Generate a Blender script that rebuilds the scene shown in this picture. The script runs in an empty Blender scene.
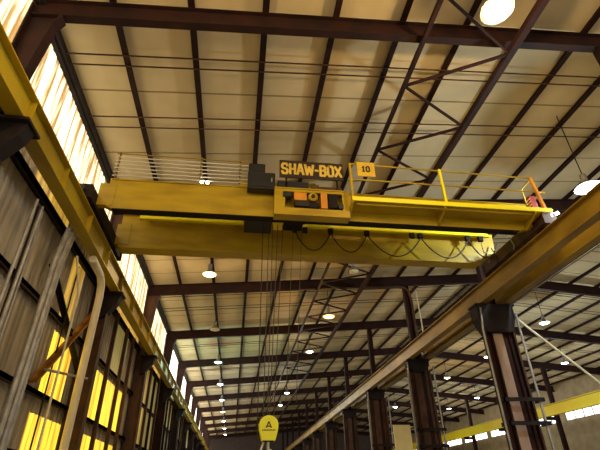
import bpy, math, random
from mathutils import Vector, Matrix
random.seed(7)
S = bpy.context.scene
COL = S.collection

# ------------------------------------------------------------------ helpers
class MB:
    """collects verts / faces for ONE mesh"""
    def __init__(s): s.v = []; s.f = []; s.sm = []
    def add(s, vs, fs, smooth=False):
        b = len(s.v); s.v += [tuple(v) for v in vs]
        for f in fs: s.f.append(tuple(b + i for i in f)); s.sm.append(smooth)
    def box(s, x0, x1, y0, y1, z0, z1):
        vs = [(x0,y0,z0),(x1,y0,z0),(x1,y1,z0),(x0,y1,z0),(x0,y0,z1),(x1,y0,z1),(x1,y1,z1),(x0,y1,z1)]
        s.add(vs, [(0,3,2,1),(4,5,6,7),(0,1,5,4),(1,2,6,5),(2,3,7,6),(3,0,4,7)])
    def bar(s, a, b, w, h, up=(0,0,1)):
        a = Vector(a); b = Vector(b); d = (b-a).normalized(); up = Vector(up)
        if abs(d.dot(up)) > .98: up = Vector((0,1,0))
        r = d.cross(up).normalized(); u = r.cross(d).normalized()
        r *= w/2; u *= h/2
        vs = [a-r-u, a+r-u, a+r+u, a-r+u, b-r-u, b+r-u, b+r+u, b-r+u]
        s.add(vs, [(3,2,1,0),(4,5,6,7),(0,1,5,4),(1,2,6,5),(2,3,7,6),(3,0,4,7)])
    def tube(s, pts, r, n=8):
        pts = [Vector(p) for p in pts]; rings = []
        prev = None
        for i, p in enumerate(pts):
            d = ((pts[i+1]-p) if i+1 < len(pts) else (p-pts[i-1]))
            if 0 < i < len(pts)-1: d = (pts[i+1]-p).normalized() + (p-pts[i-1]).normalized()
            d.normalize()
            ref = prev if prev is not None else (Vector((0,0,1)) if abs(d.z) < .9 else Vector((0,1,0)))
            a = (ref - d*ref.dot(d)); 
            if a.length < 1e-4: a = d.orthogonal()
            a.normalize(); prev = a; b = d.cross(a)
            rings.append([p + (a*math.cos(2*math.pi*k/n) + b*math.sin(2*math.pi*k/n))*r for k in range(n)])
        vs = [v for q in rings for v in q]; fs = []
        for i in range(len(rings)-1):
            for k in range(n):
                fs.append((i*n+k, i*n+(k+1)%n, (i+1)*n+(k+1)%n, (i+1)*n+k))
        s.add(vs, fs, True)
        m = (len(rings)-1)*n
        s.add(rings[0], [tuple(range(n-1,-1,-1))]); s.add(rings[-1], [tuple(range(n))])
    def lathe(s, prof, c, n=20):
        c = Vector(c); vs = []; fs = []
        for r, z in prof:
            for k in range(n):
                t = 2*math.pi*k/n; vs.append((c.x+r*math.cos(t), c.y+r*math.sin(t), c.z+z))
        for i in range(len(prof)-1):
            for k in range(n):
                fs.append((i*n+k, i*n+(k+1)%n, (i+1)*n+(k+1)%n, (i+1)*n+k))
        s.add(vs, fs, True)
    def prism(s, poly, y0, y1, ax='y'):
        """poly of (a,b) extruded along an axis. ax y: (x,z); ax x: (y,z)"""
        n = len(poly)
        if ax == 'y': vs = [(a,y0,b) for a,b in poly]+[(a,y1,b) for a,b in poly]
        elif ax == 'x': vs = [(y0,a,b) for a,b in poly]+[(y1,a,b) for a,b in poly]
        else: vs = [(a,b,y0) for a,b in poly]+[(a,b,y1) for a,b in poly]
        fs = [tuple(range(n)), tuple(range(2*n-1,n-1,-1))]
        for i in range(n): fs.append((i,(i+1)%n+0, n+(i+1)%n, n+i)[::-1])
        s.add(vs, fs)
    def ibeam_y(s, x, y0, y1, z0, z1, w, t=.03):
        s.box(x-w/2, x+w/2, y0, y1, z0, z0+t); s.box(x-w/2, x+w/2, y0, y1, z1-t, z1)
        s.box(x-t/2, x+t/2, y0, y1, z0+t, z1-t)
    def ibeam_z(s, x, y, z0, z1, w, d, t=.025):
        # web in the x direction (depth w along x), flanges face +-x, flange width d along y
        s.box(x-w/2, x-w/2+t, y-d/2, y+d/2, z0, z1); s.box(x+w/2-t, x+w/2, y-d/2, y+d/2, z0, z1)
        s.box(x-w/2+t, x+w/2-t, y-t/2, y+t/2, z0, z1)
    def build(s, name, mat, parent=None, bevel=0):
        me = bpy.data.meshes.new(name); me.from_pydata(s.v, [], s.f)
        me.polygons.foreach_set('use_smooth', s.sm); me.update()
        import bmesh
        bm = bmesh.new(); bm.from_mesh(me); bmesh.ops.recalc_face_normals(bm, faces=bm.faces); bm.to_mesh(me); bm.free()
        o = bpy.data.objects.new(name, me); COL.objects.link(o); me.materials.append(mat)
        if parent is not None:
            o.parent = parent; o.matrix_parent_inverse = Matrix.Translation(parent.location).inverted()
        if bevel:
            m = o.modifiers.new('bev', 'BEVEL'); m.width = bevel; m.segments = 2; m.limit_method = 'ANGLE'
        return o

def tag(o, label, cat, group=None):
    o['label'] = label; o['category'] = cat
    if group: o['group'] = group
    return o
def thing(name, loc, label, cat, group=None):
    o = bpy.data.objects.new(name, None); o.location = loc; o.empty_display_size = .2; COL.objects.link(o)
    return tag(o, label, cat, group)
def struct(o): o['kind'] = 'structure'; return o
ORD = ['first','second','third','fourth','fifth','sixth','seventh','eighth','ninth','tenth','eleventh','twelfth','thirteenth','fourteenth','fifteenth','sixteenth','seventeenth','eighteenth','nineteenth','twentieth','twenty-first','twenty-second','twenty-third','twenty-fourth']

# ------------------------------------------------------------------ materials
def mat(name, c1, c2=None, rough=.6, metal=0, scale=2.0, stretch=(1,1,1), lo=.35, hi=.65, bump=0, bscale=30, c3=None, spec=.5):
    m = bpy.data.materials.new(name); m.use_nodes = True; n = m.node_tree; b = n.nodes['Principled BSDF']
    b.inputs['Roughness'].default_value = rough; b.inputs['Metallic'].default_value = metal
    b.inputs['Specular IOR Level'].default_value = spec
    L = n.links
    tc = n.nodes.new('ShaderNodeTexCoord'); mp = n.nodes.new('ShaderNodeMapping'); mp.inputs['Scale'].default_value = stretch
    L.new(tc.outputs['Object'], mp.inputs['Vector'])
    if c2 is None: c2 = tuple(x*.75 for x in c1)
    nz = n.nodes.new('ShaderNodeTexNoise'); nz.inputs['Scale'].default_value = scale; nz.inputs['Detail'].default_value = 6
    L.new(mp.outputs['Vector'], nz.inputs['Vector'])
    r = n.nodes.new('ShaderNodeValToRGB'); e = r.color_ramp.elements
    e[0].position = lo; e[1].position = hi; e[0].color = (*c2,1); e[1].color = (*c1,1)
    if c3: q = e.new((lo+hi)/2); q.color = (*c3,1)
    L.new(nz.outputs['Fac'], r.inputs['Fac']); L.new(r.outputs['Color'], b.inputs['Base Color'])
    if bump:
        n2 = n.nodes.new('ShaderNodeTexNoise'); n2.inputs['Scale'].default_value = bscale; L.new(mp.outputs['Vector'], n2.inputs['Vector'])
        bp = n.nodes.new('ShaderNodeBump'); bp.inputs['Strength'].default_value = bump; bp.inputs['Distance'].default_value = .02
        L.new(n2.outputs['Fac'], bp.inputs['Height']); L.new(bp.outputs['Normal'], b.inputs['Normal'])
    return m
def emit(name, c1, c2, strength, scale, stretch, lo=.4, hi=.6, base=(.5,.45,.3)):
    """daylit translucent sheet: glows with vertical dirt and rust streaks"""
    m = bpy.data.materials.new(name); m.use_nodes = True; n = m.node_tree; b = n.nodes['Principled BSDF']; L = n.links
    b.inputs['Base Color'].default_value = (*base,1); b.inputs['Roughness'].default_value = .6
    tc = n.nodes.new('ShaderNodeTexCoord'); mp = n.nodes.new('ShaderNodeMapping'); mp.inputs['Scale'].default_value = stretch
    L.new(tc.outputs['Object'], mp.inputs['Vector'])
    nz = n.nodes.new('ShaderNodeTexNoise'); nz.inputs['Scale'].default_value = scale; nz.inputs['Detail'].default_value = 5
    L.new(mp.outputs['Vector'], nz.inputs['Vector'])
    r = n.nodes.new('ShaderNodeValToRGB'); e = r.color_ramp.elements
    e[0].position = lo; e[1].position = hi; e[0].color = (*c2,1); e[1].color = (*c1,1)
    L.new(nz.outputs['Fac'], r.inputs['Fac']); L.new(r.outputs['Color'], b.inputs['Emission Color'])
    b.inputs['Emission Strength'].default_value = strength
    return m
def glow(name, c, s):
    m = bpy.data.materials.new(name); m.use_nodes = True; b = m.node_tree.nodes['Principled BSDF']
    b.inputs['Base Color'].default_value = (.8,.8,.75,1); b.inputs['Emission Color'].default_value = (*c,1); b.inputs['Emission Strength'].default_value = s
    return m

M = {}
M['steel'] = mat('oxide_steel', (.032,.0095,.0065), (.015,.006,.0055), .75, scale=1.5, spec=.2)
M['steel2'] = mat('rusty_steel', (.095,.036,.014), (.042,.018,.010), .75, scale=2.0)
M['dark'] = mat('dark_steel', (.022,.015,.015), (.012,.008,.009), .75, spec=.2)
M['yellow'] = mat('crane_yellow', (.50,.345,.009), (.34,.22,.008), .42, scale=1.2, stretch=(.6,1,2.5), lo=.3, hi=.6)
M['rust'] = mat('orange_rust', (.42,.19,.02), (.22,.09,.015), .75, scale=3)
M['runway'] = mat('runway_yellow', (.47,.34,.009), (.25,.16,.009), .45, scale=1.0, stretch=(1,.5,1), lo=.3, hi=.62)
M['runway2'] = mat('runway_dull_yellow', (.36,.225,.013), (.16,.085,.012), .5, scale=1.0, stretch=(1,.5,1), lo=.3, hi=.65)
M['bright_yellow'] = mat('fresh_yellow', (1.0,.93,.012), (.97,.88,.012), .4)
M['lemon'] = mat('lemon_yellow', (.93,.97,.012), (.88,.88,.012), .4)
M['lime_yellow'] = mat('lime_yellow', (.92,.80,.015), (.85,.66,.015), .4, scale=.2)
M['ceil'] = mat('roof_insulation', (.80,.67,.42), (.68,.56,.33), .85, scale=.8, lo=.3, hi=.7, bump=.15, bscale=4, spec=.1)
M['seam'] = mat('insulation_seam', (.36,.27,.14), (.30,.22,.11), .8)
M['wall'] = mat('grey_sheeting', (.54,.46,.33), (.26,.22,.16), .7, scale=1.2, stretch=(1,2.5,.25), lo=.3, hi=.7)
M['wall_pale'] = mat('cream_sheeting', (.52,.41,.25), (.40,.31,.19), .7, scale=1.0)
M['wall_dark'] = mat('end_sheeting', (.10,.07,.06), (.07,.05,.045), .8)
M['floor'] = mat('concrete', (.40,.37,.32), (.28,.26,.22), .8, scale=.6, bump=.2)
M['galv'] = mat('galvanised_pipe', (.40,.39,.36), (.25,.24,.23), .45, metal=.3, scale=3)
M['white'] = mat('white_pipe', (.85,.78,.58), (.70,.62,.42), .5, scale=2, stretch=(1,1,.5))
M['cream'] = mat('pale_board', (.85,.78,.45), (.78,.70,.38), .6)
M['black'] = mat('black_enamel', (.012,.014,.02), (.008,.009,.012), .5)
M['signback'] = mat('sign_board', (.035,.018,.012), (.022,.012,.010), .6)
M['letter'] = mat('sign_letter', (.80,.58,.10), (.65,.45,.07), .5)
M['numplate'] = mat('number_board', (.78,.52,.03), (.65,.42,.03), .5)
M['orange'] = mat('orange_drive', (.78,.33,.02), (.6,.24,.02), .5)
M['red'] = mat('red_paint', (.42,.03,.02), (.28,.02,.015), .5)
M['rope'] = mat('wire_rope', (.10,.085,.07), (.06,.05,.045), .5, metal=.5)
M['cable'] = mat('rubber_cable', (.03,.022,.015), None, .6)
M['bare'] = mat('bare_conductor', (.75,.72,.66), (.6,.57,.52), .4, metal=.1)
M['beige'] = mat('beige_paint', (.42,.30,.22), (.28,.18,.13), .6, scale=1.5, stretch=(1,1,.4))
M['alu'] = mat('lamp_housing', (.30,.29,.26), (.22,.21,.2), .5, metal=.4)
M['hook'] = mat('bright_hook', (.75,.74,.70), (.55,.54,.5), .4, metal=.3)
M['upper_win'] = emit('daylit_sheet', (1.0,.88,.58), (.22,.10,.022), 1.45, 1.9, (1,3.4,.2), .43, .57)
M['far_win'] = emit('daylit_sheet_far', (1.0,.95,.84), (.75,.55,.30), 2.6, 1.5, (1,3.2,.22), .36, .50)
M['yel_win'] = emit('yellow_translucent', (1.0,.66,.03), (.35,.13,.005), 1.15, 1.2, (1,3.5,.25), .36, .58)
M['yel_win_dim'] = emit('yellow_translucent_dim', (.85,.48,.04), (.20,.09,.01), .50, 1.2, (1,3.5,.25), .36, .60)
M['olive_win'] = emit('olive_translucent', (.60,.48,.12), (.10,.08,.03), .22, 1.2, (1,3.5,.25), .36, .60)
M['white_win'] = emit('daylit_opening', (1.0,.98,.95), (.85,.85,.9), 3.0, 1.0, (1,1,1))
WARM = (1.0,.67,.30); AMBER = (1.0,.50,.12); COOL = (.82,.95,1.0); GREEN = (.45,1.0,.70); NEUT = (1.0,.88,.66)

# ------------------------------------------------------------------ setting
YF, YB = -16.0, 113.0            # near and far ends of what is built
XL, XR, XRIDGE = -5.8, 40.0, 17.0
FR = [-1.6, 7.8, 17.3, 26.6, 35.8, 45.0, 54.2, 63.4, 72.6, 81.8, 91.0, 100.2, 109.4]
def zr(x): return 12.33 + .077*(x+5.3) if x <= XRIDGE else 12.33 + .077*(XRIDGE+5.3) - .085*(x-XRIDGE)
RD, PD = .66, .18
def zc(x): return zr(x) + RD + PD

m = MB(); m.box(XL-1, XR+1, YF, YB+1, -.2, 0); struct(m.build('floor', M['floor']))
m = MB()
def sheet(a, b):
    m.add([(a,YF,zc(a)),(b,YF,zc(b)),(b,YB,zc(b)),(a,YB,zc(a)),(a,YF,zc(a)+.12),(b,YF,zc(b)+.12),(b,YB,zc(b)+.12),(a,YB,zc(a)+.12)],
          [(0,3,2,1),(4,5,6,7),(0,1,5,4),(1,2,6,5),(2,3,7,6),(3,0,4,7)])
sheet(XL-.1, XRIDGE); sheet(XRIDGE, XR+.1)
ceil = struct(m.build('ceiling', M['ceil']))
# the taped seams of the roof insulation, part of the ceiling
m = MB()
for i in range(len(FR)-1):
    for fr in (.33, .66, .85):
        y = FR[i] + (FR[i+1]-FR[i])*fr
        for a, b in ((XL, XRIDGE), (XRIDGE, XR)):
            m.bar((a,y,zc(a)-.008),(b,y,zc(b)-.008), .05, .012)
m.build('seam_tape', M['seam'], ceil)

def corr(mb, x, y0, y1, z0, z1, pitch=.30, d=.045):
    """profiled sheet standing along y"""
    n = max(1, round((y1-y0)/pitch)); p = (y1-y0)/n; ys = []
    for i in range(n):
        ys += [(y0+i*p, 0), (y0+i*p+.32*p, 0), (y0+i*p+.42*p, d), (y0+i*p+.9*p, d)]
    ys.append((y1, 0))
    vs = []
    for y, o in ys: vs += [(x-o, y, z0), (x-o, y, z1)]
    mb.add(vs, [(2*i, 2*i+2, 2*i+3, 2*i+1) for i in range(len(ys)-1)])
wl = MB(); wins = []
WN = [0]
def window(name_mat, cells, d=0):
    mb = MB()
    for y0,y1,z0,z1 in cells: corr(mb, XL-.005, y0, y1, z0, z1)
    WN[0] += 1
    return struct(mb.build('window_%d' % WN[0], M[name_mat]))
G = [0, 2.75, 4.3, 6.55, 8.95, 10.0, 13.12]      # girt levels
for i in range(len(FR)-1):
    a, b = FR[i]+.12, FR[i+1]-.12
    wl.box(XL-.06, XL, FR[i]-.12, FR[i]+.12, 0, 13.1)
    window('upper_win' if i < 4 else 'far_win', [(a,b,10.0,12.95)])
    corr(wl, XL, a, b, 12.95, 13.12)
    for k in range(5):
        z0, z1 = G[k], G[k+1]
        cells = [(a,b,'m')]
        if i == 1:
            if k == 4: cells = [(a,10.6,'m'),(10.6,13.4,'d'),(13.4,b,'m')]
            if k == 2: cells = [(a,14.6,'m'),(14.6,16.6,'ym'),(16.6,b,'m')]
            if k == 1: cells = [(a,14.4,'m'),(14.4,b,'ym')]
            if k == 3: cells = [(a,14.6,'m'),(14.6,15.9,'d'),(15.9,b,'m')]
        elif i == 2:
            if k in (1,2): cells = [(a,19.4,'m'),(19.4,25.2,'ym'),(25.2,b,'m')]
            if k == 3: cells = [(a,21.6,'m'),(21.6,24.2,'o'),(24.2,b,'m')]
            if k == 4: cells = [(a,b,'d')]
        elif i == 3:
            if k in (2,3): cells = [(a,31,'d'),(31,b,'o')]
            if k == 4: cells = [(a,b,'d')]
        elif 4 <= i <= 6 and k in (3,4): cells = [(a,b,'o')]
        for y0,y1,t in cells:
            if t == 'm': corr(wl, XL, y0, y1, z0, z1)
            elif t == 'ym':
                zm = z1 - .3*(z1-z0) if k == 1 else z1 - .12*(z1-z0)
                corr(wl, XL, y0, y1, zm, z1); window('yel_win', [(y0,y1,z0,zm)])
            else: window({'y':'yel_win','d':'yel_win_dim','o':'olive_win'}[t], [(y0,y1,z0,z1)])
struct(wl.build('wall_left', M['wall']))
# far end wall
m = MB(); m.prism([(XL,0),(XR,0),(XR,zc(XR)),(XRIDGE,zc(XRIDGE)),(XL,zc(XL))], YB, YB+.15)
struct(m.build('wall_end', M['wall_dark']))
# right wall of the next bay, with a strip of daylight openings
m = MB(); m.box(XR, XR+.15, YF, YB, 0, 8.7); m.box(XR, XR+.15, YF, YB, 10.1, zc(XR))
for y in FR: m.box(XR, XR+.15, y-.7, y+.7, 8.7, 10.1)
struct(m.build('wall_right', M['wall_pale']))
for i in range(len(FR)-1):
    m = MB(); m.box(XR+.04, XR+.10, FR[i]+.7, FR[i+1]-.7, 8.7, 10.1)
    n = 5
    WN[0] += 1; w = struct(m.build('window_%d' % WN[0], M['white_win']))
    m = MB()
    for k in range(1, n):
        y = FR[i]+.7 + (FR[i+1]-FR[i]-1.4)*k/n; m.box(XR-.02, XR+.04, y-.06, y+.06, 8.7, 10.1)
    m.build('mullion', M['dark'], w)

# girts of the left wall
for k, z in enumerate((2.75, 4.3, 6.55, 8.95, 12.98)):
    m = MB(); h = .22 if k == 3 else .24 if k == 4 else .13
    m.box(-5.78, -5.62 if k < 4 else -5.5, YF, YB, z-h/2, z+h/2); m.box(-5.66, -5.62, YF, YB, z-h/2-.05, z+h/2)
    tag(m.build('wall_girt' if k < 4 else 'eave_strut', M['dark'] if k in (3,4) else M['steel']),
        ['lowest dark girt running along the left wall below the yellow sheets', 'second dark girt from the bottom of the left wall, under the brightest yellow sheets',
         'dark girt along the left wall above the brightest yellow sheets', 'heavy dark girt on the left wall just below the yellow runway beam',
         'dark eave strut along the top of the bright left wall windows'][k], 'beam')

# ------------------------------------------------------------------ roof steel
rl = ['oxide red roof rafter behind the camera', 'red brown roof rafter crossing the top of the view, nearest of its row', 'roof rafter hidden just behind the yellow crane bridge']
for i, y in enumerate(FR):
    m = MB()
    for a, b in ((-5.75, XRIDGE), (XRIDGE, XR-.05)):
        for (o0, o1, w) in ((0, .03, .24), (RD-.03, RD, .24), (.03, RD-.03, .024)):
            m.add([(a,y-w/2,zr(a)+o0),(b,y-w/2,zr(b)+o0),(b,y+w/2,zr(b)+o0),(a,y+w/2,zr(a)+o0),
                   (a,y-w/2,zr(a)+o1),(b,y-w/2,zr(b)+o1),(b,y+w/2,zr(b)+o1),(a,y+w/2,zr(a)+o1)],
                  [(0,3,2,1),(4,5,6,7),(0,1,5,4),(1,2,6,5),(2,3,7,6),(3,0,4,7)])
    lb = rl[i] if i < 3 else 'dark roof rafter spanning both bays, %s one beyond the crane bridge' % ORD[i-3]
    tag(m.build('roof_rafter', M['steel']), lb, 'beam', 'roof rafters')
px = [-3.84+2.05*k for k in range(10)] + [16.66] + [17.34 + 2.0*k for k in range(0, 12)]
for k, x in enumerate(px):
    m = MB(); z0 = zr(x)+RD
    m.box(x-.03, x+.03, YF, YB, z0+.02, z0+PD); m.box(x-.095, x+.095, YF, YB, z0, z0+.025)
    lb = 'dark roof purlin running the length of the shed, %s from the left wall' % ORD[k]
    tag(m.build('roof_purlin', M['steel']), lb, 'beam', 'roof purlins')
# sag rods / conduits running across under the purlins, in pairs
n = 0
for i in range(1, 8):
    for fr, which in ((.165, 'front of the near pair'), (.205, 'back of the near pair'), (.435, 'front of the far pair'), (.49, 'back of the far pair')):
        y = FR[i] + (FR[i+1]-FR[i])*fr
        m = MB(); q = RD - .03
        m.tube([(-5.6,y,zr(-5.6)+q),(XRIDGE,y,zr(XRIDGE)+q),(XR-.3,y,zr(XR-.3)+q)], .026, 6)
        tag(m.build('sag_rod', M['steel2']), 'thin roof rod, %s, %s bay past the nearest rafter' % (which, ORD[i-1]), 'rod', 'rods across the roof')
# horizontal lattice truss the middle lamps hang along
t = thing('lattice_truss', (6.2, 0, 13.0), 'dark zigzag lattice truss running lengthwise under the rafters along the middle lamps', 'truss')
m = MB(); m.box(4.85, 4.97, YF, 100, 12.96, 13.10); m.build('chord', M['steel'], t)
m = MB(); m.box(7.63, 7.83, YF, 100, 12.96, 13.18); m.build('chord', M['steel'], t)
for j in range(-3, 26):
    y = 7.9 + j*1.583
    a, b = ((7.7,y,13.03),(4.91,y+1.583,13.03)) if j % 2 == 0 else ((4.91,y,13.03),(7.7,y+1.583,13.03))
    m = MB(); m.bar(a, b, .07, .09); m.build('lacing_bar', M['steel'], t)

# ------------------------------------------------------------------ frames: left columns
for i, y in enumerate(FR):
    nm = ['behind the camera','beside the dark bracket at the upper left','behind the thick white pipe'] + ['%s one beyond the white pipe' % ORD[k] for k in range(10)]
    t = thing('wall_column', (-5.5, y, 0), 'red brown tapered column on the left wall, ' + nm[i], 'column', 'left wall columns')
    m = MB()
    m.box(-5.75, -5.72, y-.17, y+.17, 0, zr(-5.7)+.4)
    m.prism([(-5.72,0),(-5.12,0),(-5.12,8.0),(-5.36,8.7),(-5.1,12.0),(-4.95,zr(-4.95)-.002),(-5.72,zr(-5.72)-.002)], y-.014, y+.014)
    m.build('web', M['steel2'] if i in (2,3) else M['steel'], t)
    m = MB()
    pl = [(-5.12,0),(-5.12,8.0),(-5.36,8.7),(-5.1,12.0),(-4.95,zr(-4.95)-.03)]
    for (a0,b0),(a1,b1) in zip(pl, pl[1:]): m.bar((a0,y,b0),(a1,y,b1), .32, .03, up=(1,0,0))
    m.build('inner_flange', M['steel2'] if i in (2,3) else M['steel'], t)
    m = MB()   # corbel that carries the runway
    m.prism([(-5.40,7.55),(-5.2,7.62),(-4.78,8.22),(-4.68,8.56),(-5.40,8.56)], y-.2, y+.2)
    m.box(-5.5, -4.62, y-.33, y+.33, 8.52, 8.6)
    m.build('corbel', M['dark'], t, .02)
    m = MB(); m.box(-5.40,-5.12,y-.04,y+.04,8.6,9.32); m.build('tie_plate', M['dark'], t)

def runway(name, x, z0, z1, w, label, mt, stiff=False):
    t = thing(name, (x, 0, z0), label, 'runway beam')
    m = MB(); m.ibeam_y(x, YF, YB-.2, z0, z1-.06, w, .035); m.build('beam', mt, t)
    m = MB()
    for i in range(len(FR)-1):
        for k in range(4):
            y = FR[i] + (FR[i+1]-FR[i])*k/4
            m.box(x-w/2+.02, x+w/2-.02, y-.01, y+.01, z0+.035, z1-.095)
    if stiff: m.build('stiffener_plates', mt, t)['kind'] = 'stuff'
    m = MB(); m.box(x-.035, x+.035, YF, YB-.2, z1-.06, z1); m.build('rail', M['galv'], t)
    return t
runway('crane_runway', -4.92, 8.6, 9.42, .36, 'long yellow crane runway beam along the left wall below the bright windows', M['runway'], True)
runway('crane_runway', 10.42, 8.6, 9.42, .36, 'yellow crane runway beam on the right column row, on the crane side', M['runway2'])
runway('crane_runway', 11.42, 8.6, 9.42, .36, 'second dull yellow runway beam on the far side of the right columns', M['runway2'])
runway('crane_runway', 31.6, 7.9, 9.0, .45, 'bright lime yellow runway beam far off at the lower right', M['lime_yellow'])
for dx, z, lb in ((11.75, 8.62, 'thin conductor pipe under the second right runway, left one'), (11.9, 8.7, 'thin conductor pipe under the second right runway, right one')):
    m = MB(); m.tube([(dx,YF,z),(dx,YB-.3,z)], .035, 6); tag(m.build('conductor_pipe', M['steel'] if dx > 11.8 else M['galv']), lb, 'pipe')

# ------------------------------------------------------------------ right column row
cn = ['behind the camera','out of frame at the right','nearest one, beige plated'] + ['%s one behind the beige plated column' % ORD[k] for k in range(10)]
for i, y in enumerate(FR):
    t = thing('built_up_column', (10.95, y, 0), 'tall built-up steel column in the right row, ' + cn[i], 'column', 'right row columns')
    for x in (10.42, 11.42):
        m = MB(); m.ibeam_z(x, y, 0, 8.3, .26, .34); m.build('leg', M['steel2'] if i > 2 else M['steel'], t)
    m = MB(); m.box(10.54, 11.30, y-.05, y-.02, 0, 7.9); m.build('web_plate', M['steel'], t)
    m = MB(); m.box(10.64, 11.06, y-.10, y-.06, 0, 7.9); m.build('face_plate', M['beige'] if i == 2 else M['steel2'], t)['label'] = 'flat plate between the two legs'
    for z in (1.5, 3.75, 4.6):
        m = MB(); m.box(10.24, 11.95, y-.40, y-.355, z, z+.14); m.box(10.24,10.30,y-.40,y+.2,z,z+.14); m.box(11.89,11.95,y-.40,y+.2,z,z+.14); m.build('batten', M['dark'], t)
    m = MB()
    if i > 2: m.prism([(10.22,8.56),(11.62,8.56),(11.62,8.25),(11.3,7.85),(10.55,7.85),(10.22,8.25)], y-.25, y+.25)
    else: m.prism([(10.05,8.56),(11.72,8.56),(11.72,8.0),(11.5,7.35),(10.35,7.35),(10.05,7.95)], y-.34, y+.34)
    m.box(10.0 if i < 3 else 10.2,11.8 if i < 3 else 11.64,y-.36,y+.36,8.5,8.6)
    m.build('cap_bracket', M['dark'], t, .02)
    m = MB(); m.ibeam_z(10.92, y, 8.6, zr(10.92)-.003, .36, .30); m.build('upper_shaft', M['steel'], t)
    if i in (2,3,4):
        m = MB(); m.tube([(10.12,y-.3,0),(10.12,y-.3,7.4),(10.2,y-.36,8.4)], .04, 8)
        tag(m.build('conduit', M['galv']), 'grey conduit, left side of the right row column, %s' % cn[i], 'pipe', 'conduits on the right columns')
        m = MB(); m.tube([(11.66,y+.05,0),(11.66,y+.05,8.0)], .09, 8)
        tag(m.build('drain_pipe', M['steel2']), 'brown pipe, right side of the right row column, %s' % cn[i], 'pipe', 'drain pipes on the right columns')
        m = MB(); m.tube([(11.80,y-.3,0),(11.80,y-.3,8.2)], .05, 8)
        tag(m.build('conduit', M['galv']), 'grey conduit, right side of the right row column, %s' % cn[i], 'pipe', 'conduits on the right columns')
for i, y in enumerate(FR):
    m = MB(); m.ibeam_z(32.6, y, 0, zr(32.6)-.003, .40, .34); m.box(31.3,32.4,y-.2,y+.2,7.6,7.9)
    tag(m.build('far_bay_column', M['steel']), 'dark steel column carrying the lime yellow runway, ' + ('%s from the camera end' % ORD[i]), 'column', 'far bay columns')
m = MB(); m.tube([(11.95,17.2,8.0),(14.89,17.2,5.31),(17.4,17.2,3.0)], .05, 8)
tag(m.build('brace_pipe', M['white']), 'pale pipe slanting down to the right from the beige plated column', 'pipe')
m = MB(); m.tube([(7.95,26.35,13.22),(10.3,26.35,13.36),(10.75,26.35,13.33),(11.02,26.35,13.1),(11.12,26.35,12.4),(11.12,26.35,8.62)], .09, 10)
tag(m.build('duct_pipe', M['steel2']), 'brown grey pipe under the rafter beyond the crane, bending down its column', 'pipe')
m = MB(); m.tube([(11.5,26.3,13.1),(11.55,26.3,11),(11.5,26.3,9.45)], .04, 8)
tag(m.build('conduit', M['white']), 'pale conduit beside the brown pipe on the column beyond the crane', 'pipe')
m = MB(); m.box(8.75, 9.72, 25.96, 26.08, 0, 4.87); m.box(8.80, 9.67, 25.94, 25.96, .1, 4.8)
tag(m.build('board', M['cream']), 'tall pale yellow upright panel standing left of the second right column', 'board')

# ------------------------------------------------------------------ left wall pipes and braces
m = MB(); m.tube([(-4.93,13.85,8.95-.5),(-5.0,15.2,8.45),(-5.02,15.55,8.25),(-5.02,15.65,7.8),(-5.05,15.6,0)], .13, 12)
tag(m.build('downpipe', M['white']), 'thick cream pipe bent at the top, standing in front of the left wall', 'pipe')
m = MB(); m.tube([(-5.1,13.0,8.1),(-5.1,13.9,7.2),(-5.1,13.75,0)], .035, 8)
tag(m.build('conduit', M['white']), 'thin white conduit left of the thick cream pipe', 'pipe')
for k, (dy, r) in enumerate(((0,.085),(-.28,.07),(.22,.05))):
    m = MB(); m.tube([(-5.15,12.3+dy,8.5),(-5.15,12.0+dy,7.4),(-5.15,11.7+dy,0)], r, 8)
    tag(m.build('conduit', M['galv']), ['fat grey pipe in the bundle near the left edge', 'grey pipe on the left of the bundle near the left edge', 'slim grey pipe on the right of the bundle near the left edge'][k], 'pipe')
for k, (y, x) in enumerate(((9.75,-5.25),(10.1,-5.25))):
    m = MB(); m.tube([(x,y+.3,8.2),(x,y,0)], .04, 8)
    tag(m.build('conduit', M['galv']), ['slim conduit at the extreme left edge before the wall', 'slim conduit second from the extreme left edge'][k], 'pipe')
def brace(a, b, w, mt, lb):
    m = MB(); m.bar(a, b, .05, w, up=(1,0,0)); m.bar((a[0]+.05,a[1],a[2]),(b[0]+.05,b[1],b[2]), .05, w*.45, up=(1,0,0))
    tag(m.build('diagonal_brace', mt), lb, 'brace')
brace((-5.45,13.2,4.4), (-5.45,16.9,7.7), .26, M['rust'], 'rusty diagonal brace rising to the right across the yellow wall sheets')
brace((-5.56,12.6,7.6), (-5.56,16.9,5.5), .2, M['dark'], 'dark diagonal brace crossing the rusty one on the left wall')
m = MB(); m.tube([(-5.24,13.3,4.75),(-5.24,17.0,5.3)], .04, 8)
tag(m.build('conduit', M['galv']), 'grey conduit running level across the yellow sheets to the cream pipe', 'pipe')
# rusty wall posts between the white pipe and the next column
for k, y in enumerate((20.2, 22.4, 24.0)):
    m = MB(); m.ibeam_z(-5.5, y, 0, 8.85, .16, .12, .02)
    tag(m.build('wall_post', M['steel2']), 'slim rusty post on the yellow left wall, %s beyond the cream pipe' % ORD[k], 'post', 'slim wall posts')

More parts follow.
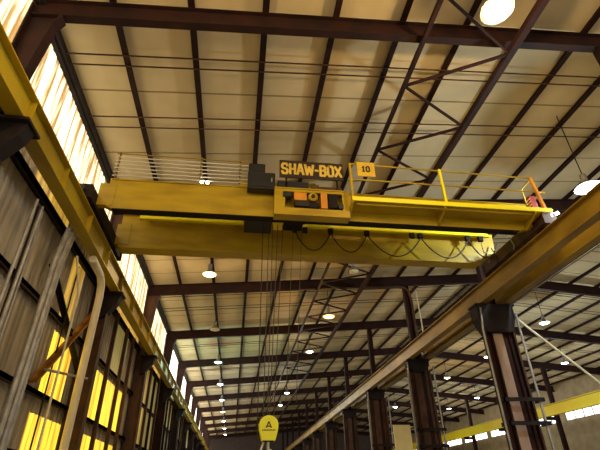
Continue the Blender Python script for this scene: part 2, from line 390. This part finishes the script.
for i in (3, 4, 5):
    for k, fr in enumerate((.2, .4, .6, .8)):
        m = MB(); m.ibeam_z(-5.5, FR[i]+(FR[i+1]-FR[i])*fr, 0, 8.85, .16, .12 if i > 3 else .16, .02)
        tag(m.build('wall_post', M['steel'] if (i+k) % 2 else M['steel2']), 'slim post on the left wall, %s in the %s bay past the cream pipe' % (ORD[k], ORD[i-2]), 'post', 'slim wall posts')
for k, (y, r) in enumerate(((10.7,.03),(11.0,.03),(12.95,.025),(14.4,.025))):
    m = MB(); m.tube([(-5.5,y,8.4),(-5.5,y-.05,0)], r, 6)
    tag(m.build('wall_conduit', M['dark'] if k != 1 else M['galv']), ['slim dark conduit left of the fat grey pipe bundle','slim grey conduit just left of the fat grey pipe bundle','slim dark conduit just right of the fat grey pipe bundle','slim dark conduit behind the thin white one, left of the cream pipe'][k], 'pipe')
# ------------------------------------------------------------------ the bridge crane
CR = thing('bridge_crane', (3, 13.6, 9.42), 'yellow double girder overhead travelling crane spanning the bay', 'crane')
AY0, AY1, BY0, BY1, GZ0, GZ1 = 12.32, 12.62, 14.9, 15.44, 9.5, 10.62
m = MB()
m.prism([(-4.45,9.62),(-4.2,GZ0),(9.6,GZ0),(10.2,9.7),(10.2,GZ1),(-4.45,GZ1)], AY0+.04, AY1-.04)
m.box(-4.45, 10.2, AY0, AY1, GZ1, GZ1+.03)
ga = m.build('girder', M['yellow'], CR)
m = MB(); m.box(-4.2, 9.6, AY0, AY1, GZ0-.03, GZ0); m.build('bottom_flange', M['dark'], ga)['label'] = 'bottom flange with its shade put into the dark colour'  # dark steel colour paints in the shade under the front girder
m = MB()
for x in (-.75, 4.2, 8.6):
    m = MB(); m.box(x-.05, x+.05, AY0+.025, AY0+.04, GZ0, GZ1); m.build('splice_plate', M['yellow'], ga)
m = MB()
m.prism([(-4.6,9.62),(-4.55,GZ0),(9.45,GZ0),(10.2,9.9),(10.3,10.85),(-4.6,10.85)], BY0+.04, BY1-.04)
m.box(-4.6, 10.3, BY0-.05, BY1+.05, 10.85, 10.89); m.box(-4.5, 9.45, BY0, BY1, GZ0-.03, GZ0)
m.build('girder', M['yellow'], CR)
for y0 in (AY0+.12, BY0+.2):
    m = MB(); m.box(-4.4, 10.2, y0, y0+.07, GZ1+.03 if y0 < 14 else 10.89, GZ1+.1 if y0 < 14 else 10.96); m.build('trolley_rail', M['galv'], CR)
for x, mt in ((-4.92,'dark'), (10.42,'steel2')):
    m = MB(); m.box(x-.22, x+.22, 11.75, 16.0, 9.52, 9.98)
    m.box(x-.26, x+.26, 11.7, 11.8, 9.46, 9.9); m.box(x-.26, x+.26, 15.95, 16.05, 9.46, 9.9)
    e = m.build('end_truck', M[mt], CR, .015)
    for y in (12.3, 15.4):
        m = MB(); m.lathe([(0,-.05),(.22,-.05),(.22,.05),(0,.05)], (0,0,0), 18)
        m.v = [(x+c, y+a, 9.64+b) for a, b, c in m.v]; m.build('wheel', M['dark'], e)
    for yy in (AY0-.05, BY0-.05):
        m = MB(); s = 1 if x < 0 else -1
        m.box(min(x+s*.2, x+s*.7), max(x+s*.2, x+s*.7), yy+.07, yy+(.3 if yy < 14 else .55), 9.62 if x < 0 else 9.9, 10.45)
        m.build('end_connection', M['yellow'], e)
for y in (11.62, 16.12):
    m = MB(); m.tube([(-4.92,y,9.68),(-4.92,y+(.12 if y>14 else -.12),9.68)], .1, 10); m.build('bumper', M['black'], CR)
# walkway on the camera side, right half
W = MB(); W.box(3.42, 10.25, 11.6, AY0+.02, 9.86, 9.90)
wk = W.build('walkway', M['yellow'], CR)
m = MB(); m.box(3.42, 10.5, 11.57, 11.61, 9.84, 10.0); m.build('toe_plate', M['bright_yellow'], wk)
for x in (3.45, 6.62, 9.9):
    m = MB(); m.prism([(11.62,9.86),(11.62,9.78),(AY0+.04,GZ0+.02),(AY0+.04,9.86)], x-.03, x+.03, 'x'); m.build('bracket', M['yellow'], wk)
m = MB(); m.box(3.6, 9.8, 11.72, 11.80, 9.78, 9.86); m.build('stringer', M['yellow'], wk)
R = MB(); R.tube([(3.45,11.62,11.38),(10.15,11.62,11.30)], .028, 8); rl_ = R.build('top_rail', M['yellow'], CR)
m = MB(); m.tube([(3.45,11.62,10.72),(10.5,11.62,10.70)], .028, 8); m.build('mid_rail', M['yellow'], CR)
for x in (3.45, 6.68):
    m = MB(); m.box(x-.04, x+.04, 11.58, 11.66, 9.9, 11.4); m.build('rail_post', M['bright_yellow'] if x > 5 else M['yellow'], CR)
m = MB(); m.bar((10.12,11.62,11.32),(10.3,11.62,9.9), .09, .09); m.build('rail_post', M['orange'], CR)
m = MB(); m.tube([(10.15,11.62,11.30),(10.2,12.3,11.30),(10.2,12.3,10.6)], .028, 8); m.build('end_rail', M['yellow'], CR)
m = MB(); m.box(9.95, 10.17, 11.75, 11.95, 9.92, 10.62)
rb = m.build('limit_box', M['red'], CR, .01); rb['label'] = 'red box by the end of the walkway'
m = MB()
for k in range(5): m.box(9.93, 9.95, 11.74, 11.96, 9.98+k*.12, 10.02+k*.12)
m.build('cooling_fins', M['white'], rb)
m = MB(); m.box(5.6, 8.9, 12.0, 12.2, 9.9, 10.12); m.build('cable_tray', M['galv'], CR)
# bare conductors above the left half of the front girder
for x in (-4.35, -1.62, -.28):
    m = MB(); m.box(x-.025, x+.025, 12.42, 12.47, GZ1+.03, 11.86); m.build('conductor_post', M['runway2'], CR)
for k in range(7):
    m = MB(); z = 10.83+.155*k; m.tube([(-4.45,12.39,z),(0.0,12.39,z)], .022, 6); m.build('conductor_bar', M['bare'] if k<6 else M['runway2'], CR)
m = MB()
for k in range(7):
    for x in (-4.35, -1.62, -.28): m.box(x-.03, x+.03, 12.375, 12.43, 10.81+.155*k, 10.85+.155*k)
m.build('insulators', M['black'], CR)['kind'] = 'stuff'
# twin work lamp on the front girder
lp = MB(); lp.box(-1.62, -1.22, 12.34, 12.42, GZ1+.03, GZ1+.10); tl = lp.build('twin_lamp', M['dark'], CR)
for x in (-1.53, -1.34):
    m = MB(); m.lathe([(0,-.05),(.045,-.03),(.055,0),(.045,.03),(0,.05)], (x,12.33,GZ1+.1), 10); m.build('bulb', glow('crane_bulb', (1,.9,.7), 14), tl)
# control cabinets
m = MB(); m.box(0.0, .92, 11.95, 12.28, 10.36, 11.02); cb = m.build('control_cabinet', M['black'], CR, .015)
m = MB(); m.box(.06, .86, 11.93, 11.95, 10.42, 10.96); cd = m.build('cabinet_door', M['black'], cb, .008)
m = MB(); m.box(.78, .82, 11.905, 11.93, 10.62, 10.78); m.build('handle', M['galv'], cd)
m = MB(); m.box(0.02, .58, 12.0, 12.3, 11.05, 11.42); cb2 = m.build('relay_box', M['black'], CR, .015)
m = MB(); m.box(.07, .53, 11.985, 12.0, 11.09, 11.38); m.build('cover', M['black'], cb2)
# machinery house in the middle
m = MB(); x0, x1, y0 = .90, 3.40, 11.95
m.box(x0, x1, y0, y0+.03, 9.42, 9.66); m.box(x0, x1, y0, y0+.03, 10.30, 10.40)
m.box(x0, x0+.35, y0, y0+.03, 9.66, 10.30); m.box(x1-.22, x1, y0, y0+.03, 9.66, 10.30)
m.box(x0, x0+.03, y0+.03, AY0, 9.42, 10.40); m.box(x1-.03, x1, y0+.03, AY0, 9.42, 10.40)
m.box(x0, x1, y0-.03, AY0, 10.40, 10.44); m.box(x0, x1, y0, AY0, 9.39, 9.42)
hs = m.build('drive_housing', M['yellow'], CR)
def part(nm, mt, parent, *boxes):
    m = MB()
    for b in boxes: m.box(*b)
    return m.build(nm, M[mt], parent, .01)
part('switch_box', 'black', hs, (1.18,1.46,y0-.06,y0+.2,10.06,10.26))
part('motor_block', 'orange', hs, (1.55,1.98,y0+.0,y0+.3,9.98,10.29))
part('dark_recess_cover', 'black', hs, (1.58,2.05,y0-.02,y0+.25,9.74,9.95))
m = MB(); m.tube([(2.18,y0+.25,10.1),(2.18,y0-.06,10.1)], .16, 16); g = m.build('gear_case', M['runway'], hs)
m = MB(); m.tube([(2.18,y0-.06,10.1),(2.18,y0-.12,10.1)], .06, 12); m.build('shaft_end', M['black'], g)
part('coupling_guard', 'dark', hs, (2.05,2.40,y0+.02,y0+.25,9.72,9.92))
part('gearbox', 'orange', hs, (2.44,2.66,y0-.04,y0+.28,9.68,10.28))
part('brake_unit', 'dark', hs, (2.70,3.0,y0-.02,y0+.28,9.74,10.28))
part('junction_box', 'black', hs, (3.03,3.2,y0-.02,y0+.2,9.72,9.9))
part('resistor_box', 'black', CR, (1.0,2.05,y0+.02,y0+.3,10.46,10.74))
part('resistor_rack', 'steel2', CR, (2.15,3.2,y0+.06,y0+.3,10.46,10.62))
# signs
GLYPH = {  # block capitals as strokes on a 0..1 grid
 'S': [[(.95,.80),(.78,1),(.22,1),(.05,.84),(.05,.66),(.20,.54),(.80,.46),(.95,.34),(.95,.16),(.78,0),(.22,0),(.05,.20)]],
 'H': [[(.08,0),(.08,1)],[(.92,0),(.92,1)],[(.08,.5),(.92,.5)]],
 'A': [[(0,0),(.42,1),(.58,1),(1,0)],[(.2,.33),(.8,.33)]],
 'W': [[(0,1),(.22,0),(.5,.8),(.78,0),(1,1)]],
 '-': [[(.1,.48),(.9,.48)]],
 'B': [[(.08,0),(.08,1),(.74,1),(.9,.86),(.9,.66),(.74,.53),(.08,.53)],[(.74,.53),(.95,.40),(.95,.14),(.78,0),(.08,0)]],
 'O': [[(.25,1),(.06,.82),(.06,.18),(.25,0),(.75,0),(.94,.18),(.94,.82),(.75,1),(.25,1)]],
 'X': [[(0,0),(1,1)],[(0,1),(1,0)]],
 '1': [[(.15,.75),(.5,1),(.5,0)],[(.15,0),(.85,0)]],
 '0': [[(.3,1),(.1,.8),(.1,.2),(.3,0),(.7,0),(.9,.2),(.9,.8),(.7,1),(.3,1)]]}
def text(body, w, h, c, mt, parent, name, st):
    wd = {'-': .45, '1': .6, 'W': 1.25}; gap = .32
    tot = sum(wd.get(ch, .9) for ch in body) + gap*(len(body)-1); u = w/tot
    x = c[0]-w/2; m = MB(); k = 0
    for ch in body:
        cw = wd.get(ch, .9)*u
        for st_ in GLYPH[ch]:
            P3 = [Vector((x+p*cw, c[1], c[2]+(q-.5)*(h-st))) for p, q in st_]
            for i in range(len(P3)-1):
                d = (P3[i+1]-P3[i]).normalized()*st*.32; k += 1
                m.bar(P3[i]-d, P3[i+1]+d, st, .012+.0004*(k%7), up=(0,1,0))
        x += cw + gap*u
    return m.build(name, M[mt], parent)
SY = 11.93
m = MB(); m.box(1.06, 3.28, SY, SY+.04, 10.87, 11.60); sg = m.build('name_sign', M['signback'], CR)
text('SHAW-BOX', 2.06, .50, (2.17, SY-.006, 11.235), 'letter', sg, 'lettering', .085)
m = MB()
for x in (1.3, 3.05): m.box(x-.03, x+.03, SY+.04, SY+.08, 10.44, 11.58)
m.build('sign_stay', M['dark'], sg)
m = MB(); m.box(3.66, 4.28, 11.50, 11.53, 10.80, 11.40); ns = m.build('number_sign', M['numplate'], CR)
text('10', .26, .26, (3.97, 11.494, 11.10), 'black', ns, 'number', .05)
# festoon track and cable on the rear girder
m = MB(); m.box(-3.9, 9.9, 14.50, 14.63, 10.50, 10.54); m.box(-3.9, 9.9, 14.61, 14.65, 10.50, 10.80)
ft = m.build('festoon_track', M['bright_yellow'], CR)
cx = [1.9, 3.3, 4.75, 6.95, 8.95]
m = MB()
for k in range(5): m.box(-3.6+k*3.2, -3.52+k*3.2, 14.63, 14.92, 10.62, 10.68)
m.build('track_arm', M['yellow'], ft)
for x in cx + [2.3, 6.6, 9.5]:
    m = MB(); m.box(x-.09, x+.09, 14.52, 14.66, 10.30, 10.50); m.build('cable_carrier', M['dark'], ft)
ends = cx + [10.2]
for a, b in zip(ends, ends[1:]):
    pts = []
    sag = .62 + .12*(b-a)
    for q in range(13):
        u = q/12; pts.append((a+(b-a)*u, 14.58, 10.32 - sag*(1-(2*u-1)**2)))
    m = MB(); m.tube(pts, .026, 6); m.build('festoon_cable', M['cable'], ft)
# current collector at the right end
m = MB(); m.bar((10.45,11.7,9.92),(10.62,11.7,10.02), .06, .05); m.bar((10.5,11.72,9.78),(10.86,11.75,9.95), .05, .12)
m.build('collector_arm', M['hook'], CR)
for k, (x, y) in enumerate(((9.75,14.4),(9.9,13.4),(9.6,14.7))):
    m = MB(); m.tube([(x,y,9.9),(x+.12,y,9.5),(x+.05,y,9.2+.1*k)], .02, 6); m.build('hanging_lead', M['galv'] if k else M['cable'], CR)

# ------------------------------------------------------------------ trolley, ropes, hook block
TR = thing('hoist_trolley', (1.1, 13.9, 10.96), 'dark hoist trolley sitting between the two crane girders', 'hoist')
m = MB(); m.box(-.3, 2.5, 12.41, 12.55, 10.725, 10.98); m.box(-.3, 2.5, 15.06, 15.22, 10.965, 11.15)
m.box(-.2, 0, 12.5, 15.1, 10.97, 11.1); m.box(2.2, 2.4, 12.5, 15.1, 10.97, 11.1)
m.build('frame', M['yellow'], TR)
m = MB(); m.tube([(0.0,13.8,10.55),(2.2,13.8,10.55)], .32, 20); m.build('rope_drum', M['dark'], TR)
m = MB(); m.box(-.05, .95, 13.3, 14.3, 9.98, 10.30); m.build('gear_case', M['black'], TR, .03)
m = MB(); m.box(.96, 1.35, 13.3, 14.0, 9.98, 10.5); m.build('limit_switch', M['lime_yellow'], TR, .02)
m = MB(); m.box(1.4, 2.1, 13.4, 14.2, 10.1, 10.35); m.build('motor', M['dark'], TR, .03)
BX, BYY = .95, 13.72
for k, (xt, yt, xb) in enumerate(((.84,13.6,.80),(.98,13.62,.92),(1.16,13.62,.98),(1.34,13.6,1.1))):
    m = MB(); m.tube([(xt,yt,9.98),(xb,BYY,3.55)], .014, 6)
    tag(m.build('hoist_rope', M['rope']), '%s from the left of the wire ropes down to the yellow hook block' % ORD[k].capitalize(), 'rope', 'ropes to the hook block')
m = MB(); m.tube([(.62,13.4,9.98),(.62,13.4,1.2)], .016, 6); tag(m.build('pendant_cable', M['cable']), 'slim dark cable hanging left of the hoist ropes', 'cable')
for k, x in enumerate((1.75, 2.06)):
    m = MB(); m.tube([(x,13.7,10.1),(x-.12,13.7,8.0),(x-.3,13.72,4.0)], .011, 6)
    tag(m.build('tail_rope', M['rope']), ['thin slack line right of the hoist ropes, nearer them', 'thin slack line right of the hoist ropes, farthest right'][k], 'rope')
HB = thing('hook_block', (BX, BYY, 2.95), 'bright yellow crane hook block hanging on ropes at the bottom centre', 'hook block')
def cover(y0, y1, s=1):
    m = MB(); pl = []
    for k in range(13):
        a = math.pi*(k/12); pl.append((BX + .275*s*math.cos(a), 3.37 + .25*s*math.sin(a)))
    pl += [(BX-.26*s, 3.22), (BX-.19*s, 2.97), (BX+.19*s, 2.97), (BX+.26*s, 3.22)]
    m.prism(pl, y0, y1); return m
cover(BYY-.17, BYY-.13).build('side_cover', M['lemon'], HB, .008)
cover(BYY+.13, BYY+.17).build('side_cover', M['lemon'], HB, .008)
m = MB(); m.tube([(BX,BYY-.12,3.37),(BX,BYY+.12,3.37)], .2, 20); m.build('sheave', M['dark'], HB)
m = MB(); m.box(BX-.15, BX+.15, BYY-.1, BYY+.1, 2.95, 3.05); m.build('trunnion', M['dark'], HB, .01)
m = MB(); yy = BYY-.176
for a, b in (((-.075,-.07),(0,.09)), ((0,.09),(.075,-.07)), ((-.05,-.03),(.05,-.03))):
    m.bar((BX+a[0],yy,3.36+a[1]),(BX+b[0],yy,3.36+b[1]), .03, .012, up=(0,1,0))
m.build('emblem', M['black'], HB)
m = MB()
for k in range(9):
    x = BX-.17+k*.0425; m.box(x-.013, x+.013, yy-.004, yy+.01, 3.215, 3.25)
m.build('lettering', M['black'], HB)
pts = [(BX,BYY,2.97),(BX,BYY,2.78)]
for k in range(11):
    a = math.radians(90 - k*27); pts.append((BX+.0+.15*math.cos(a), BYY, 2.60+.15*math.sin(a)))
m = MB(); m.tube(pts, .04, 8); m.build('hook', M['hook'], HB)
m = MB(); m.tube([(BX-.12,BYY,2.97),(BX-.2,BYY-.05,2.75),(BX-.26,BYY-.05,2.5)], .03, 8); m.build('tag_line', M['hook'], HB)

# ------------------------------------------------------------------ high bay lamps
LC = [0]
def lamp(x, y, z, color, power, label, kind='bell', lit=True, top=None, r=.27):
    t = thing('high_bay_lamp', (x, y, z), label, 'lamp', 'high bay lamps')
    top = top if top is not None else zc(x)
    m = MB(); m.tube([(x,y,z+.55),(x,y,top)], .02, 6); m.build('stem', M['dark'], t)
    m = MB(); m.lathe([(0,.60),(.09,.60),(.11,.55),(.11,.34),(.09,.30),(0,.30)], (x,y,z), 14); m.build('ballast_housing', M['alu'], t)
    m = MB(); m.lathe([(.09,.32),(.12,.27),(.19,.16),(r-.03,.06),(r,0),(r-.012,0),(r-.045,.06),(.175,.15),(.10,.26)], (x,y,z), 20); m.build('reflector', M['alu'], t)
    LC[0] += 1
    m = MB(); m.lathe([(0,.24),(.08,.2),(.12,.10),(r-.05,.03),(r-.06,-.03),(.12,-.08),(0,-.10)], (x,y,z), 16)
    if lit: em = glow('lamp_glow', color, 1.7 if color == GREEN else 3.4 if color in (WARM, AMBER) else 8)
    else: em = M['cream']
    m.build('lens', em, t)
    if lit:
        L = bpy.data.lights.new('lamp_light','POINT'); L.energy = power; L.color = color; L.shadow_soft_size = .25
        lo = bpy.data.objects.new('lamp_light', L); lo.location = (x, y, z-.22); COL.objects.link(lo)
        lo.parent = t; lo.matrix_parent_inverse = Matrix.Translation(t.location).inverted()
P = 330
lamp(6.05, -3.2, 12.1, WARM, 600, 'unseen lamp added behind the camera in the middle row', r=.32)  # unseen lamp carrying on the row, added to brighten the hook block
mid = [(FR[i]+FR[i+1])/2 for i in range(len(FR)-1)]
lamp(-1.75, 3.1, 11.7, WARM, 420, 'unseen high bay lamp added above the camera at the left')  # unseen, added to light the near roof
lamp(-1.75, -6.2, 11.7, WARM, 600, 'unseen high bay lamp added to the left row, farthest behind the camera')  # out of view, added for more light on hook and crane front
lab = ['warm lit bell lamp just below the crane girder, left of centre','unlit lamp on the left row between the warm lamp and the green one','green tinted lamp of the left row','bluish lamp of the left row right after the green one','second bluish lamp after the green one in the left row']
colr = [WARM, None, GREEN, COOL, COOL, COOL, NEUT, NEUT, NEUT]
for k, y in enumerate(mid[2:11]):
    lb = lab[k] if k < 5 else 'tiny lamp far down the left row, %s past the second bluish one' % ORD[k-5]
    lamp(-1.75, y, 11.75, colr[k] or WARM, P, lb, lit=colr[k] is not None, r=.38 if k < 3 else .33)
lab = ['large glaring amber lamp at the top right against the nearest rafter','pale unlit lamp under the rafter just beyond the crane','amber lamp with orange glow, middle row beyond the crane','small warm lamp of the middle row right after the amber one','small white lamp above the hook block, to its right','tiny yellow lamp just above and right of the hook block']
for k, (y, c, pw) in enumerate(((6.05,WARM,620),(21.6,None,0),(28.9,AMBER,P),(37.8,NEUT,P),(56.0,COOL,P),(64.5,NEUT,P))):
    lamp(6.05, y, 12.1, c or WARM, pw, lab[k], lit=c is not None, r=.42 if k in (0,2) else .32)
lab = ['glaring white lamp at the right edge above the crane end','cool white lamp right of the dark capped column, upper','cool white lamp at the right edge below the first cool one','small white lamp left of the dark capped column','small pale lamp lower left of the dark capped column','tiny pale lamp between the right columns, lowest','glowing amber lamp between the first two right columns','tiny white lamp left of the pale yellow board']
for k, (x, y, z, c, pw) in enumerate(((12.2,11.5,10.95,COOL,1500),(22.0,28.7,12,COOL,600),(31.0,39.4,11.9,COOL,P),(22.5,38.1,12,COOL,P),(31.0,57.3,11.9,COOL,P),(31.0,66.0,11.9,NEUT,P),(22.3,46.6,12,WARM,520),(22.6,65.2,12,COOL,P))):
    lamp(x, y, z, c, pw, lab[k], r=.45 if k == 0 else .36)

# ------------------------------------------------------------------ daylight and camera
w = bpy.data.worlds.new('sky'); S.world = w; w.use_nodes = True; bg = w.node_tree.nodes['Background']
bg.inputs['Color'].default_value = (1.0,.90,.70,1); bg.inputs['Strength'].default_value = .85

def nv(v): return Vector(v).normalized()
f = 443.3
Yc = nv((231-300, 495-225, f)); Zc = nv((284-300, -507-225, f)); Zc = (Zc - Yc*Zc.dot(Yc)).normalized(); Xc = Yc.cross(Zc)
# world components of the camera's own axes
right = Vector((Xc[0], Yc[0], Zc[0])); down = Vector((Xc[1], Yc[1], Zc[1])); fwd = Vector((Xc[2], Yc[2], Zc[2]))
cam = bpy.data.cameras.new('camera'); co = bpy.data.objects.new('camera', cam); COL.objects.link(co)
cam.sensor_width = 36; cam.lens = f*36/600; cam.clip_start = .05; cam.clip_end = 400
mw = Matrix.Identity(4)
for r in range(3): mw[r][0] = right[r]; mw[r][1] = -down[r]; mw[r][2] = -fwd[r]
mw[0][3], mw[1][3], mw[2][3] = 0, 0, 1.7
co.matrix_world = mw
S.camera = co
S.view_settings.view_transform = 'Standard'; S.view_settings.look = 'None'; S.view_settings.gamma = 1
S.view_settings.exposure = 0.35; S.view_settings.use_curve_mapping = False
